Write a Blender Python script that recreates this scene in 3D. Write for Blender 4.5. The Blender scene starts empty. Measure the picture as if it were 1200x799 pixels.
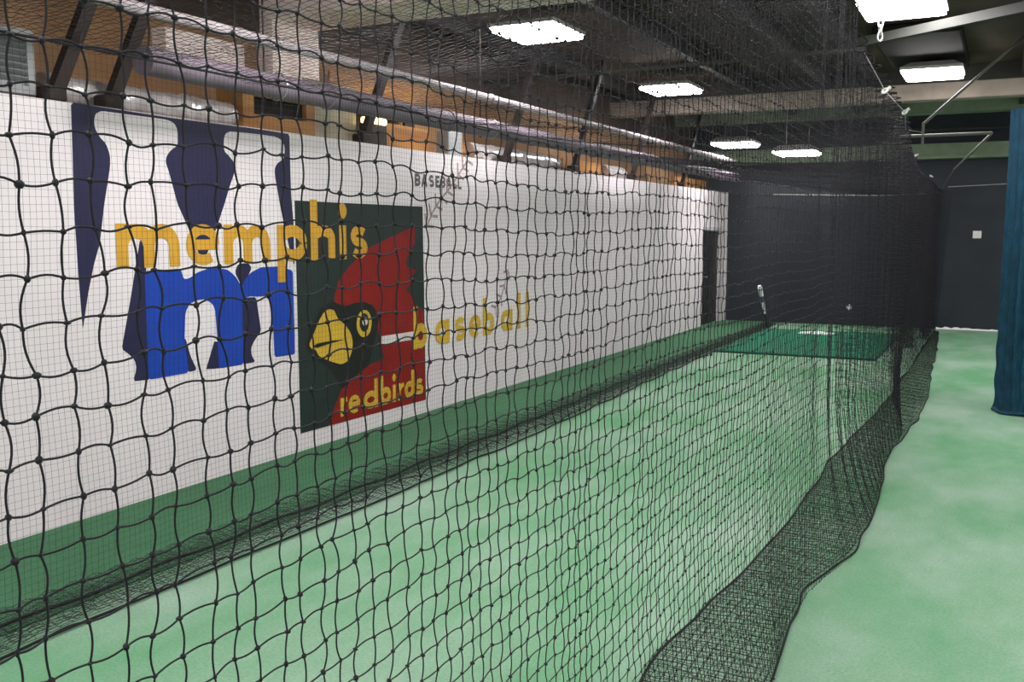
import bpy, math, random
import numpy as np
from mathutils import Vector
random.seed(4)
rng = np.random.default_rng(11)
C = bpy.context.scene.collection
PI = math.pi

# ------------------------------------------------------------------ materials
def mat(name, col, rough=0.7, metal=0.0, col2=None, scale=8.0, bump=0.0, bscale=None, spec=0.25, detail=4.0, lo=0.35, hi=0.65, stretch=None):
    m = bpy.data.materials.new(name); m.use_nodes = True
    nt = m.node_tree; b = nt.nodes['Principled BSDF']
    b.inputs['Roughness'].default_value = rough; b.inputs['Metallic'].default_value = metal
    b.inputs['Specular IOR Level'].default_value = spec
    tc = nt.nodes.new('ShaderNodeTexCoord'); src = tc.outputs['Object']
    if stretch:
        mp = nt.nodes.new('ShaderNodeMapping'); mp.inputs['Scale'].default_value = stretch
        nt.links.new(src, mp.inputs['Vector']); src = mp.outputs['Vector']
    n = nt.nodes.new('ShaderNodeTexNoise'); n.inputs['Scale'].default_value = scale; n.inputs['Detail'].default_value = detail
    nt.links.new(src, n.inputs['Vector'])
    r = nt.nodes.new('ShaderNodeValToRGB')
    r.color_ramp.elements[0].position = lo; r.color_ramp.elements[1].position = hi
    c2 = col2 if col2 else tuple(c * 0.86 for c in col)
    r.color_ramp.elements[0].color = (*c2, 1); r.color_ramp.elements[1].color = (*col, 1)
    nt.links.new(n.outputs['Fac'], r.inputs['Fac']); nt.links.new(r.outputs['Color'], b.inputs['Base Color'])
    if bump:
        n2 = nt.nodes.new('ShaderNodeTexNoise'); n2.inputs['Scale'].default_value = bscale or scale * 6; n2.inputs['Detail'].default_value = 3
        nt.links.new(src, n2.inputs['Vector'])
        bp = nt.nodes.new('ShaderNodeBump'); bp.inputs['Strength'].default_value = bump; bp.inputs['Distance'].default_value = 0.01
        nt.links.new(n2.outputs['Fac'], bp.inputs['Height']); nt.links.new(bp.outputs['Normal'], b.inputs['Normal'])
    return m

def emis(name, col, s):
    m = bpy.data.materials.new(name); m.use_nodes = True
    b = m.node_tree.nodes['Principled BSDF']
    b.inputs['Base Color'].default_value = (0.8, 0.8, 0.8, 1)
    b.inputs['Emission Color'].default_value = (*col, 1); b.inputs['Emission Strength'].default_value = s
    return m

def turf(name, pale, deep, thr=(0.34, 0.66)):
    """short artificial turf: large worn patches, fine fibre speckle, pile bump"""
    m = bpy.data.materials.new(name); m.use_nodes = True
    nt = m.node_tree; b = nt.nodes['Principled BSDF']; b.inputs['Roughness'].default_value = 0.9
    b.inputs['Specular IOR Level'].default_value = 0.2
    g = nt.nodes.new('ShaderNodeNewGeometry')
    mp = nt.nodes.new('ShaderNodeMapping'); mp.inputs['Scale'].default_value = (1.0, 0.55, 1.0)
    nt.links.new(g.outputs['Position'], mp.inputs['Vector'])
    n = nt.nodes.new('ShaderNodeTexNoise'); n.inputs['Scale'].default_value = 1.1; n.inputs['Detail'].default_value = 5; n.inputs['Roughness'].default_value = 0.6
    nt.links.new(mp.outputs['Vector'], n.inputs['Vector'])
    r = nt.nodes.new('ShaderNodeValToRGB'); r.color_ramp.elements[0].position = thr[0]; r.color_ramp.elements[1].position = thr[1]
    r.color_ramp.elements[0].color = (*deep, 1); r.color_ramp.elements[1].color = (*pale, 1)
    nt.links.new(n.outputs['Fac'], r.inputs['Fac'])
    f = nt.nodes.new('ShaderNodeTexNoise'); f.inputs['Scale'].default_value = 70; f.inputs['Detail'].default_value = 3
    nt.links.new(g.outputs['Position'], f.inputs['Vector'])
    mr = nt.nodes.new('ShaderNodeMapRange'); mr.inputs['From Min'].default_value = 0.3; mr.inputs['From Max'].default_value = 0.7
    mr.inputs['To Min'].default_value = 0.86; mr.inputs['To Max'].default_value = 1.1
    nt.links.new(f.outputs['Fac'], mr.inputs['Value'])
    mx = nt.nodes.new('ShaderNodeVectorMath'); mx.operation = 'SCALE'
    nt.links.new(r.outputs['Color'], mx.inputs[0]); nt.links.new(mr.outputs['Result'], mx.inputs['Scale'])
    nt.links.new(mx.outputs['Vector'], b.inputs['Base Color'])
    bp = nt.nodes.new('ShaderNodeBump'); bp.inputs['Strength'].default_value = 0.35; bp.inputs['Distance'].default_value = 0.01
    nt.links.new(f.outputs['Fac'], bp.inputs['Height']); nt.links.new(bp.outputs['Normal'], b.inputs['Normal'])
    return m

M = dict(
    turf=turf('turf_floor', (0.245, 0.375, 0.280), (0.104, 0.285, 0.140)),
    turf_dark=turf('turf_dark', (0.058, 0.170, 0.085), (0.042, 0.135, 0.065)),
    mat_green=mat('batting_mat', (0.0110, 0.1462, 0.0782), 0.85, col2=(0.0073, 0.1122, 0.0578), scale=14, bump=0.4, bscale=120, spec=0.2),
    white_wall=mat('white_wall', (0.77, 0.725, 0.74), 0.55, col2=(0.73, 0.685, 0.70), scale=1.3, bump=0.08, bscale=30),
    dark_wall=mat('dark_wall', (0.0239, 0.0308, 0.0400), 0.5, col2=(0.0192, 0.0246, 0.0323), scale=1.5, bump=0.05, bscale=40),
    ceiling=mat('ceiling_deck', (0.0782, 0.0547, 0.0394), 0.85, col2=(0.0442, 0.0312, 0.0238), scale=0.9, bump=0.1),
    purlin=mat('dark_steel_purlin', (0.0280, 0.0280, 0.0238), 0.6),
    beam=mat('pale_beam', (0.9200, 0.8232, 0.7680), 0.6, col2=(0.7440, 0.6233, 0.5760), scale=3, bump=0.15),
    beam_green=mat('green_beam', (0.2025, 0.2700, 0.1800), 0.6),
    channel=mat('grey_green_steel', (0.035, 0.038, 0.033), 0.6),
    tan=mat('tan_plaster', (0.274, 0.170, 0.089), 0.8, col2=(0.211, 0.112, 0.048), scale=1.2),
    ply=mat('orange_plywood', (0.3844, 0.1922, 0.0558), 0.6, col2=(0.2108, 0.0930, 0.0279), scale=2.0, stretch=(1, 0.5, 4)),
    cream=mat('cream_panel', (0.3900, 0.3600, 0.2700), 0.7),
    duct=mat('duct_grey', (0.1762, 0.1462, 0.1762), 0.62, col2=(0.1237, 0.1013, 0.1237), scale=2, bump=0.15, bscale=9),
    pipe=mat('pale_pipe', (0.4200, 0.3850, 0.3990), 0.5, col2=(0.3150, 0.2800, 0.2870), scale=3),
    foil=mat('foil_wrap', (0.7225, 0.6970, 0.6800), 0.28, metal=0.55, col2=(0.5100, 0.4845, 0.4760), scale=9, bump=0.9, bscale=16),
    rust=mat('dark_brown_steel', (0.0280, 0.0182, 0.0154), 0.6),
    black=mat('black_recess', (0.0072, 0.0060, 0.0054), 0.8),
    greybox=mat('grey_metal_box', (0.2800, 0.2940, 0.2940), 0.5),
    louver=mat('grey_louver', (0.1680, 0.1750, 0.1820), 0.55),
    net=mat('black_twine', (0.006, 0.006, 0.01), 0.62, scale=40, spec=0.3),
    net_skirt=mat('dusty_black_twine', (0.018, 0.020, 0.019), 0.8, scale=40, spec=0.2),
    net_far=mat('dark_fine_twine', (0.0180, 0.0204, 0.0204), 0.7, scale=40, spec=0.3),
    net_highlight=mat('highlight_tint_twine', (0.0400, 0.0344, 0.0520), 0.6, scale=40),  # dark twine lightened to lilac: the highlight on the folds is in the colour
    rope=mat('black_rope', (0.0072, 0.0072, 0.0090), 0.7, scale=60),
    curtain=mat('teal_blue_mesh', (0.003, 0.05, 0.092), 0.6, col2=(0.002, 0.034, 0.062), scale=9, bump=0.8, bscale=70, stretch=(1, 1, 0.8)),
    steel=mat('galvanised_steel', (0.3850, 0.3850, 0.3640), 0.35, metal=0.6),
    dull_steel=mat('dull_grey_steel', (0.1485, 0.1540, 0.1375), 0.6),
    white_plastic=mat('white_plastic', (0.80, 0.80, 0.78), 0.4),
    door=mat('black_door', (0.0132, 0.0132, 0.0144), 0.45),
    trim=mat('pale_grey_trim', (0.5270, 0.5100, 0.5100), 0.5),
    bat_white=mat('bat_white', (0.85, 0.85, 0.88), 0.3),
    bat_purple=mat('bat_purple_band', (0.0840, 0.0630, 0.1540), 0.35),
    bat_grip=mat('bat_grip', (0.03, 0.03, 0.035), 0.8),
    navy=mat('navy_paint', (0.019, 0.019, 0.062), 0.5, scale=3),
    blue=mat('royal_blue_paint', (0.009, 0.055, 0.4), 0.5, scale=3),
    gold=mat('gold_paint', (0.6240, 0.3440, 0.0360), 0.5, scale=5),
    yellow=mat('yellow_paint', (0.6400, 0.4240, 0.0400), 0.5, scale=5),
    pgreen=mat('dark_green_paint', (0.018, 0.032, 0.028), 0.5, scale=3),
    red=mat('cardinal_red_paint', (0.25, 0.008, 0.006), 0.5, scale=3),
    pblack=mat('black_paint', (0.0096, 0.0132, 0.0108), 0.5, scale=3),
    wpaint=mat('white_paint', (0.72, 0.66, 0.66), 0.5),
    grey_paint=mat('faded_grey_paint', (0.0800, 0.0800, 0.0760), 0.6, col2=(0.1520, 0.1440, 0.1440), scale=30),
    stitch=mat('faded_maroon_paint', (0.2550, 0.1615, 0.1700), 0.6, col2=(0.4080, 0.3400, 0.3400), scale=25),
    light=emis('lamp_diffuser', (1.0, 0.94, 0.95), 17.0),
    housing=mat('white_lamp_housing', (0.55, 0.55, 0.53), 0.5),
    warm=emis('warm_emission', (1.0, 0.72, 0.32), 5.0),
)

# ------------------------------------------------------------------ mesh helpers
class MB:
    def __init__(s): s.v = []; s.f = []
    def add(s, vs, fs):
        n = len(s.v); s.v += [tuple(p) for p in vs]; s.f += [tuple(i + n for i in f) for f in fs]; return s
    def box(s, a, b, bev=0.0):
        (x0, y0, z0), (x1, y1, z1) = a, b
        if bev <= 0:
            return s.add([(x0,y0,z0),(x1,y0,z0),(x1,y1,z0),(x0,y1,z0),(x0,y0,z1),(x1,y0,z1),(x1,y1,z1),(x0,y1,z1)],
                         [(0,3,2,1),(4,5,6,7),(0,1,5,4),(1,2,6,5),(2,3,7,6),(3,0,4,7)])
        rings = []
        for z, i in ((z0, bev), (z0 + bev, 0), (z1 - bev, 0), (z1, bev)):
            ax, ay, bx, by, c = x0 + i, y0 + i, x1 - i, y1 - i, bev
            rings.append([(ax+c,ay,z),(bx-c,ay,z),(bx,ay+c,z),(bx,by-c,z),(bx-c,by,z),(ax+c,by,z),(ax,by-c,z),(ax,ay+c,z)])
        return s.loft(rings)
    def loft(s, rings, caps=True):
        n = len(rings[0]); vs = [p for r in rings for p in r]; fs = []
        for k in range(len(rings) - 1):
            for i in range(n):
                j = (i + 1) % n; fs.append((k*n+i, k*n+j, (k+1)*n+j, (k+1)*n+i))
        if caps: fs += [tuple(range(n))[::-1], tuple(range((len(rings)-1)*n, len(rings)*n))]
        return s.add(vs, fs)
    def tube(s, pts, r, n=10, caps=True):
        pts = [Vector(p) for p in pts]; rings = []
        rr = r if isinstance(r, (list, tuple)) else [r] * len(pts)
        ref = None
        for i, p in enumerate(pts):
            t = (pts[min(i+1, len(pts)-1)] - pts[max(i-1, 0)]).normalized()
            if ref is None:
                ref = Vector((0, 0, 1)) if abs(t.z) < 0.9 else Vector((1, 0, 0))
            u = (ref - t * ref.dot(t)).normalized(); ref = u; w = t.cross(u)
            rings.append([tuple(p + rr[i] * (math.cos(a) * u + math.sin(a) * w)) for a in [2*PI*k/n for k in range(n)]])
        return s.loft(rings, caps)
    def rod(s, a, b, w, h):
        """square bar from a to b"""
        a, b = Vector(a), Vector(b); t = (b - a).normalized()
        ref = Vector((0, 1, 0)) if abs(t.y) < 0.9 else Vector((0, 0, 1))
        u = (ref - t * ref.dot(t)).normalized(); q = t.cross(u)
        return s.loft([[tuple(p + sx*w/2*u + sy*h/2*q) for sx, sy in ((-1,-1),(1,-1),(1,1),(-1,1))] for p in (a, b)])
    def build(s, name, m, parent=None, smooth=False, base=None):
        me = bpy.data.meshes.new(name)
        vs = s.v
        if parent is not None:
            L = parent['_o'] if '_o' in parent.keys() else (0, 0, 0)
            vs = [(x-L[0], y-L[1], z-L[2]) for x, y, z in vs]
        elif base is not None: vs = [(x-base[0], y-base[1], z-base[2]) for x, y, z in vs]
        me.from_pydata(vs, [], s.f); me.update()
        import bmesh
        bm = bmesh.new(); bm.from_mesh(me); bmesh.ops.recalc_face_normals(bm, faces=bm.faces); bm.to_mesh(me); bm.free()
        me.materials.append(m)
        if smooth:
            me.shade_smooth()
            me.set_sharp_from_angle(angle=math.radians(40))
        o = bpy.data.objects.new(name, me); C.objects.link(o)
        if parent is not None: o.parent = parent
        elif base is not None: o.location = base
        return o

ROOTS = []
def thing(name, label, cat, loc=(0, 0, 0), group=None):
    o = bpy.data.objects.new(name, None); C.objects.link(o); o.location = loc; o.empty_display_size = 0.1
    o['label'] = label; o['category'] = cat; o['_o'] = list(loc)
    if group: o['group'] = group
    ROOTS.append(o)
    return o
def tag(o, label, cat, group=None):
    o['label'] = label; o['category'] = cat
    if group: o['group'] = group
    return o
def struct(name, mb, m, parent=None, smooth=False):
    o = mb.build(name, m, parent, smooth)
    if parent is None: o['kind'] = 'structure'
    return o
def dup(root, loc, label=None, group=None):
    r = root.copy(); C.objects.link(r); r.location = loc
    if label: r['label'] = label
    if group: r['group'] = group
    for ch in list(root.children):
        c = ch.copy(); C.objects.link(c); c.parent = r
        for g in ch.children:
            d = g.copy(); C.objects.link(d); d.parent = c
    return r

# numpy mesh made of many thin tubes
class NetMesh:
    def __init__(s): s.V = []; s.Q = []; s.n = 0
    def tubes(s, P, r, sides, ref=(0.31, 0.23, 0.92)):
        P = np.asarray(P, float); Mn, K, _ = P.shape
        T = np.gradient(P, axis=1); T /= np.linalg.norm(T, axis=2, keepdims=True) + 1e-9
        R = np.broadcast_to(np.array(ref), T.shape)
        N = np.cross(T, R); N /= np.linalg.norm(N, axis=2, keepdims=True) + 1e-9
        B = np.cross(T, N)
        a = np.arange(sides) * 2 * PI / sides
        V = P[:, :, None, :] + r * (np.cos(a)[None, None, :, None] * N[:, :, None, :] + np.sin(a)[None, None, :, None] * B[:, :, None, :])
        idx = np.arange(Mn * K * sides).reshape(Mn, K, sides)
        A = idx[:, :-1, :]; Bq = np.roll(A, -1, axis=2); D = idx[:, 1:, :]; Cq = np.roll(D, -1, axis=2)
        Q = np.stack([A, Bq, Cq, D], -1).reshape(-1, 4) + s.n
        s.V.append(V.reshape(-1, 3)); s.Q.append(Q); s.n += V.size // 3
    def knots(s, P, r):
        P = np.asarray(P, float).reshape(-1, 3); n = len(P)
        # small rounded lump: two-tier hexagonal prism
        a = np.arange(6) * PI / 3
        tpl = np.concatenate([np.stack([0.55*np.cos(a), 0.55*np.sin(a), -0.8*np.ones(6)], 1),
                              np.stack([np.cos(a), np.sin(a), -0.25*np.ones(6)], 1),
                              np.stack([np.cos(a), np.sin(a), 0.3*np.ones(6)], 1),
                              np.stack([0.5*np.cos(a), 0.5*np.sin(a), 0.85*np.ones(6)], 1)])
        sc = r * (0.6 + 0.8 * rng.random((n, 1, 3)))
        V = P[:, None, :] + tpl[None] * sc
        q = []
        for k in range(3):
            for i in range(6):
                j = (i + 1) % 6; q.append((k*6+i, k*6+j, k*6+6+j, k*6+6+i))
        q += [(3, 2, 1, 0), (5, 4, 3, 0), (18, 19, 20, 21), (18, 21, 22, 23)]
        Q = (np.array(q)[None] + (np.arange(n) * 24)[:, None, None]).reshape(-1, 4) + s.n
        s.V.append(V.reshape(-1, 3)); s.Q.append(Q); s.n += n * 24
    def build(s, name, m, parent):
        V = np.concatenate(s.V) - np.array(parent['_o']); Q = np.concatenate(s.Q)
        me = bpy.data.meshes.new(name)
        me.vertices.add(len(V)); me.vertices.foreach_set('co', V.astype(np.float32).ravel())
        me.loops.add(Q.size); me.loops.foreach_set('vertex_index', Q.astype(np.int32).ravel())
        me.polygons.add(len(Q)); me.polygons.foreach_set('loop_start', (np.arange(len(Q)) * 4).astype(np.int32))
        me.update(calc_edges=True); me.validate()
        me.shade_smooth()
        me.materials.append(m)
        o = bpy.data.objects.new(name, me); C.objects.link(o); o.parent = parent
        return o

def strands(G, k, amp, perp_axis_amp=(1, 1, 1)):
    """G (M,N,3) nodes -> (M,(N-1)*k+1,3) strands with slack bulges between knots"""
    Mn, N, _ = G.shape
    if k == 1: return G
    out = np.zeros((Mn, (N-1)*k + 1, 3)); out[:, ::k] = G
    sgn = rng.choice([-1.0, 1.0], size=(Mn, N-1, 1)) * (0.4 + 0.8 * rng.random((Mn, N-1, 1)))
    off = sgn * np.array(perp_axis_amp) * amp
    for t in range(1, k):
        f = t / k
        out[:, t::k] = G[:, :-1] * (1-f) + G[:, 1:] * f + off * math.sin(PI * f)
    return out

def smooth_noise(n, step, amp):
    m = max(4, int(n / step) + 3); c = rng.normal(0, amp, m)
    x = np.linspace(0, m-1.001, n); i = x.astype(int); f = x - i; f = f*f*(3-2*f)
    return c[i] * (1-f) + c[np.minimum(i+1, m-1)] * f

# ------------------------------------------------------------------ room
XW, YB, ZC = -5.35, 20.77, 4.3
struct('floor', MB().box((-6.3, -4.2, -0.12), (4.3, 21.1, 0.0)), M['turf'])
struct('ceiling', MB().box((-6.3, -4.2, ZC), (4.3, 21.1, ZC + 0.12)), M['ceiling'])
# left wall with a door opening near the far end
DY0, DY1, DZ = 19.2, 20.45, 1.93
w = MB().box((XW - 0.15, -4.05, 0), (XW, DY0, 2.71)).box((XW - 0.15, DY1, 0), (XW, YB, 2.71)).box((XW - 0.15, DY0, DZ), (XW, DY1, 2.71))
struct('wall_left', w, M['white_wall'])
struct('wall_left_upper', MB().box((-6.3, -4.05, 0), (-6.15, YB, 3.62)), M['tan'])
struct('wall_left_top', MB().box((-6.3, -4.05, 3.62), (-6.12, YB, ZC)), M['ceiling'])
struct('trim_4', MB().box((-6.15, 7.15, 2.70), (-5.98, 7.82, 3.80)).box((-6.15, 5.9, 3.30), (-6.0, 6.8, 3.5)), M['beam'])
struct('trim_1', MB().box((-6.15, -4.05, 2.62), (XW - 0.15, YB, 2.70)), M['tan'])
struct('wall_back', MB().box((-6.3, YB, 0), (4.3, YB + 0.15, ZC)), M['dark_wall'])
struct('wall_right', MB().box((4.15, -4.05, 0), (4.3, YB, ZC)), M['white_wall'])
struct('wall_front', MB().box((-6.3, -4.2, 0), (4.3, -4.05, ZC)), M['white_wall'])
d = struct('door_1', MB().box((XW - 0.10, DY0 + 0.05, 0.01), (XW - 0.04, DY1 - 0.02, DZ - 0.04), 0.004), M['door'])
MB().tube([(XW - 0.04, DY0 + 0.16, 0.98), (XW + 0.02, DY0 + 0.16, 0.98), (XW + 0.02, DY0 + 0.28, 0.98)], 0.012, 8).build('door_handle', M['steel'], d, True)
struct('trim_2', MB().box((XW - 0.02, DY1 - 0.02, 0), (XW + 0.05, DY1 + 0.08, 2.0), 0.006).box((XW - 0.02, DY0 - 0.03, DZ - 0.03), (XW + 0.03, DY1 + 0.08, DZ + 0.05), 0.006), M['trim'])
struct('trim_3', MB().box((XW, YB - 0.07, 0), (XW + 0.09, YB, 2.71), 0.006), M['trim'])

# darker green strip laid over the floor in the gap between the far net and the white wall
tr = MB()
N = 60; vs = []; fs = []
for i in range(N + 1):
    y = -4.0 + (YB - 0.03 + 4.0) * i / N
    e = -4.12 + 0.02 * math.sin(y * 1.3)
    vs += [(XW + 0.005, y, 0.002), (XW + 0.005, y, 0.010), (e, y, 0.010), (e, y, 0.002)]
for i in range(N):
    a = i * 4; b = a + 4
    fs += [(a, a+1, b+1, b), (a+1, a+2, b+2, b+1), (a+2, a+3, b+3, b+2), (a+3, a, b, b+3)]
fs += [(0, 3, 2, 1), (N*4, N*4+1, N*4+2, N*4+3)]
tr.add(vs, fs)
tag(tr.build('dark_floor_strip', M['turf_dark']), 'long dark green strip on the floor between the white wall and the far net', 'turf strip')

# ragged white scuffed strip along the foot of the back wall
rg = MB(); ring = []
random.seed(9)
x = -1.12
while x < 0.05:
    h = 0.02 + 0.035 * random.random() * (1.0 if x < -0.45 else 0.45); ww = 0.03 + 0.03 * random.random()
    ring.append([(x, YB - ww, 0.001), (x, YB - 0.001, 0.001), (x, YB - 0.001, h), (x, YB - ww * 0.6, h * 0.9)]); x += 0.055
rg.loft(ring); struct('baseboard_back', rg, M['white_plastic'])

# ceiling structure
def beam(label, y0, y1, z0, z1, m, x0=-6.14, x1=4.14, name='ceiling_beam', flange=True):
    b = MB()
    if flange:
        ym = (y0 + y1) / 2
        b.box((x0, y0, z0), (x1, y1, z0 + 0.05)).box((x0, ym - 0.06, z0 + 0.05), (x1, ym + 0.06, z1))
    else: b.box((x0, y0, z0), (x1, y1, z1))
    return tag(b.build(name, m), label, 'beam')
beam('wide pale beam crossing the ceiling at the top, nearest of the crosswise beams', 7.15, 7.82, 3.8, ZC - 0.002, M['beam'], flange=False)
t = thing('ceiling_beam', 'pale crosswise ceiling beam behind the second pair of ceiling lights', 'beam', (-1.0, 16.1, 3.82))
MB().box((-6.14, 15.95, 3.82), (4.14, 16.25, 4.06), 0.01).build('flange', mat('tan_grey_beam', (0.36, 0.31, 0.26), 0.7, col2=(0.27, 0.23, 0.19), scale=3), t)
MB().box((-6.14, 15.99, 4.06), (4.14, 16.21, ZC - 0.002)).build('web', M['purlin'], t)
beam('green painted beam resting against the top of the dark back wall', 20.45, 20.765, 3.26, 3.55, M['beam_green'], flange=True)
beam('green painted beam high under the ceiling just before the back wall', 19.6, 19.95, 4.02, ZC - 0.002, M['beam_green'], flange=False)
tag(MB().tube([(-6.14, 11.45, 3.80), (-1.42, 11.13, 3.80)], 0.028, 8).build('conduit', M['channel'], None, True),
    'thin grey green conduit running across the ceiling between the light rows', 'conduit')
tag(MB().rod((-1.7, 11.35, 3.88), (0.6, 9.62, 3.86), 0.07, 0.09).build('angled_strut', M['channel']),
    'grey green steel strut slanting across the ceiling beside the hanging chain', 'strut')
pl = [(-5.6, 'above the silver duct'), (-3.75, 'left of the cage centre line'), (-2.55, 'over the middle of the cage'), (-1.85, 'just inside the near net'), (0.15, 'over the open aisle')]
for px, t in pl:
    b = MB().box((px - 0.05, 8.0, 4.10), (px + 0.05, 20.4, ZC - 0.002))
    tag(b.build('ceiling_joist', M['purlin']), 'dark steel joist running lengthwise under the ceiling ' + t, 'joist')
tag(MB().box((-1.52, 12.5, 4.16), (-0.56, 15.4, ZC - 0.002), 0.02).build('ceiling_box', M['black']),
    'dark box under the ceiling just above the right-hand ceiling light', 'box')
tag(MB().tube([(-4.9, 20.2, 3.78), (0.5, 20.2, 3.78)], 0.03, 8).tube([(-4.5, 20.2, 3.78), (-4.5, 20.2, ZC)], 0.012, 6).tube([(0.3, 20.2, 3.78), (0.3, 20.2, ZC)], 0.012, 6).build('conduit', M['channel'], None, True),
    'thin pipe in the dark gap above the green beam at the back wall', 'conduit')

# ceiling lights
def light(x, y, z, label, sx=0.72, sy=0.80):
    t = thing('ceiling_light', label, 'ceiling light', (x, y, z), 'ceiling light fixtures')
    h = MB()
    r = lambda ax, ay, zz: [(x-ax, y-ay, zz), (x+ax, y-ay, zz), (x+ax, y+ay, zz), (x-ax, y+ay, zz)]
    h.loft([r(sx/2+0.02, sy/2+0.02, z+0.002), r(sx/2+0.02, sy/2+0.02, z+0.04), r(sx/2-0.10, sy/2-0.10, z+0.11)])
    h.build('housing', M['housing'], t)
    MB().loft([r(sx/2-0.03, sy/2-0.03, z-0.05), r(sx/2, sy/2, z-0.035), r(sx/2, sy/2, z)]).build('diffuser', M['light'], t)
    for s in (-1, 1):
        MB().tube([(x + s*0.2, y, z+0.10), (x + s*0.2, y, ZC)], 0.008, 6).build('hanger_rod', M['steel'], t, True)
    return t
XL, XR = -4.55, -0.97
light(XL, 9.70, 4.0, 'bright square ceiling light nearest the camera inside the cage, top centre')
light(XL, 14.4, 4.0, 'second square ceiling light along the cage, above the far end of the pipe')
light(XR, 10.15, 4.0, 'bright ceiling light cut by the top edge, beside the hanging chain')
light(XR, 14.55, 4.0, 'ceiling light on the right in front of the dark ceiling box')
light(-3.45, 18.5, 3.32, 'far low ceiling light glowing through the net above the dark back wall')
light(-4.6, 18.6, 3.52, 'faint far ceiling light left of the brighter one at the back')
for x_, y_ in ((-3.5, 5.3), (XR, 5.3), (-3.5, 0.8), (XR, 0.8), (2.6, 0.8), (2.6, 5.3), (2.6, 10.1), (2.6, 14.6), (XL, -2.8), (2.6, -2.8), (-0.97, -2.8), (2.6, 18.8)):  # unseen ceiling lights, added and placed for the light they give the room
    t = light(x_, y_, 3.85 if y_ in (5.3, 0.8) and x_ < 2 else 4.0, 'added ceiling light outside the picture')
    t['group'] = 'added ceiling lights outside the picture'
    t['label'] = 'square ceiling light added outside the view of the picture'

# ------------------------------------------------------------------ pipes and ledge clutter above the white wall
def along(name, label, cat, x, z, r, y0, y1, m, joints=0, n=16):
    b = MB(); K = max(2, int((y1 - y0) / 0.5)); pts = []; rr = []
    for i in range(K + 1):
        pts.append((x, y0 + (y1 - y0) * i / K, z)); rr.append(r)
    b.tube(pts, rr, n)
    if joints:
        y = y0 + joints
        while y < y1 - 0.1:
            b.tube([(x, y - 0.03, z), (x, y + 0.03, z)], r * 1.10, n); y += joints
    return tag(b.build(name, m, None, True), label, cat)
along('round_duct', 'grey purple round duct running along above the white wall', 'duct', -4.9, 2.965, 0.092, 4.62, 19.9, M['duct'], 1.9)
along('pipe', 'slim pale pipe running parallel above the grey round duct', 'pipe', -4.9, 3.28, 0.040, 2.4, 19.9, M['pipe'], 3.1, 12)
for y, tx in ((5.9, 'nearest of the row'), (9.3, 'second of the row'), (12.4, 'middle one of the row'), (15.6, 'second from the far end'), (18.8, 'farthest of the row')):
    dh = MB().tube([(-5.02, y, 2.88), (-5.02, y, 3.3), (-5.02, y, ZC)], 0.008, 6)
    t = thing('duct_hanger', 'thin steel rod hanging the round duct and pale pipe, ' + tx, 'hanger', (-5.02, y, 2.85), 'duct hangers')
    dh.build('rod', M['rust'], t, True)
    for zz, rr_ in ((2.965, 0.100), (3.28, 0.046)):
        ring = [(-4.9 + rr_*math.cos(a), y, zz + rr_*math.sin(a)) for a in [2*PI*k/16 for k in range(17)]]
        MB().tube(ring, 0.006, 5, False).build('ring_clamp', M['steel'], t)
def foil(y0, y1, label):
    b = MB(); K = int((y1 - y0) / 0.06); pts = []; rr = []
    for i in range(K + 1):
        pts.append((-5.62 + 0.01*math.sin(i*1.7), y0 + (y1-y0)*i/K, 2.81 + 0.008*math.sin(i*2.3))); rr.append(0.105 + 0.009*math.sin(i*2.9) + 0.006*random.random())
    b.tube(pts, rr, 14)
    tag(b.build('wrapped_pipe', M['foil'], None, True), label, 'pipe')
foil(4.44, 6.15, 'crumpled silver wrapped pipe on the ledge above the big navy letter')
foil(10.1, 12.6, 'silver wrapped pipe on the ledge just beyond the small grey capital lettering')
foil(14.4, 15.2, 'short piece of silver wrapped pipe on the ledge further down the wall')
SY = [(4.36, 'beside the louvred box'), (4.80, 'over the navy letter'), (7.72, 'beside the small glowing box'),
      (10.66, 'above the grey capitals'), (12.75, 'over the middle of the wall'), (15.16, 'second from the black door'), (17.9, 'last before the black door')]
for y, t in SY:
    b = MB().rod((-5.42, y, 2.72), (-5.22, y + 0.60, 4.29), 0.09, 0.06)
    b.box((-5.49, y - 0.07, 2.712), (-5.36, y + 0.07, 2.80), 0.01)
    tag(b.build('inclined_strut', M['rust']), 'dark steel strut leaning up off the white wall, ' + t, 'strut')
# louvred grey box
t = thing('louvred_box', 'grey louvred metal box on the ledge at the far left above the white wall', 'vent', (-5.55, 4.05, 2.712))
fb = MB()
y0, y1, z0, z1, xf = 3.55, 4.27, 2.74, 3.13, -5.45
fb.box((-5.75, y0, z0), (xf - 0.03, y1, z1)).box((xf-0.03, y0, z0), (xf, y1, z0+0.05)).box((xf-0.03, y0, z1-0.05), (xf, y1, z1)).box((xf-0.03, y0, z0+0.05), (xf, y0+0.05, z1-0.05)).box((xf-0.03, y1-0.05, z0+0.05), (xf, y1, z1-0.05))
fb.box((-5.74, y0+0.02, 2.70), (-5.50, y1-0.02, z0))
fb.build('frame', M['greybox'], t)
lb = MB()
for i in range(7):
    z = z0 + 0.07 + i * 0.04
    lb.add([(xf-0.029, y0+0.05, z), (xf-0.002, y0+0.05, z+0.028), (xf-0.002, y1-0.05, z+0.028), (xf-0.029, y1-0.05, z), (xf-0.029, y0+0.05, z+0.006), (xf-0.002, y0+0.05, z+0.034), (xf-0.002, y1-0.05, z+0.034), (xf-0.029, y1-0.05, z+0.006)],
           [(0,1,2,3),(4,7,6,5),(0,4,5,1),(3,2,6,7),(0,3,7,4),(1,5,6,2)])
lb.build('louver', M['louver'], t)
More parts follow.
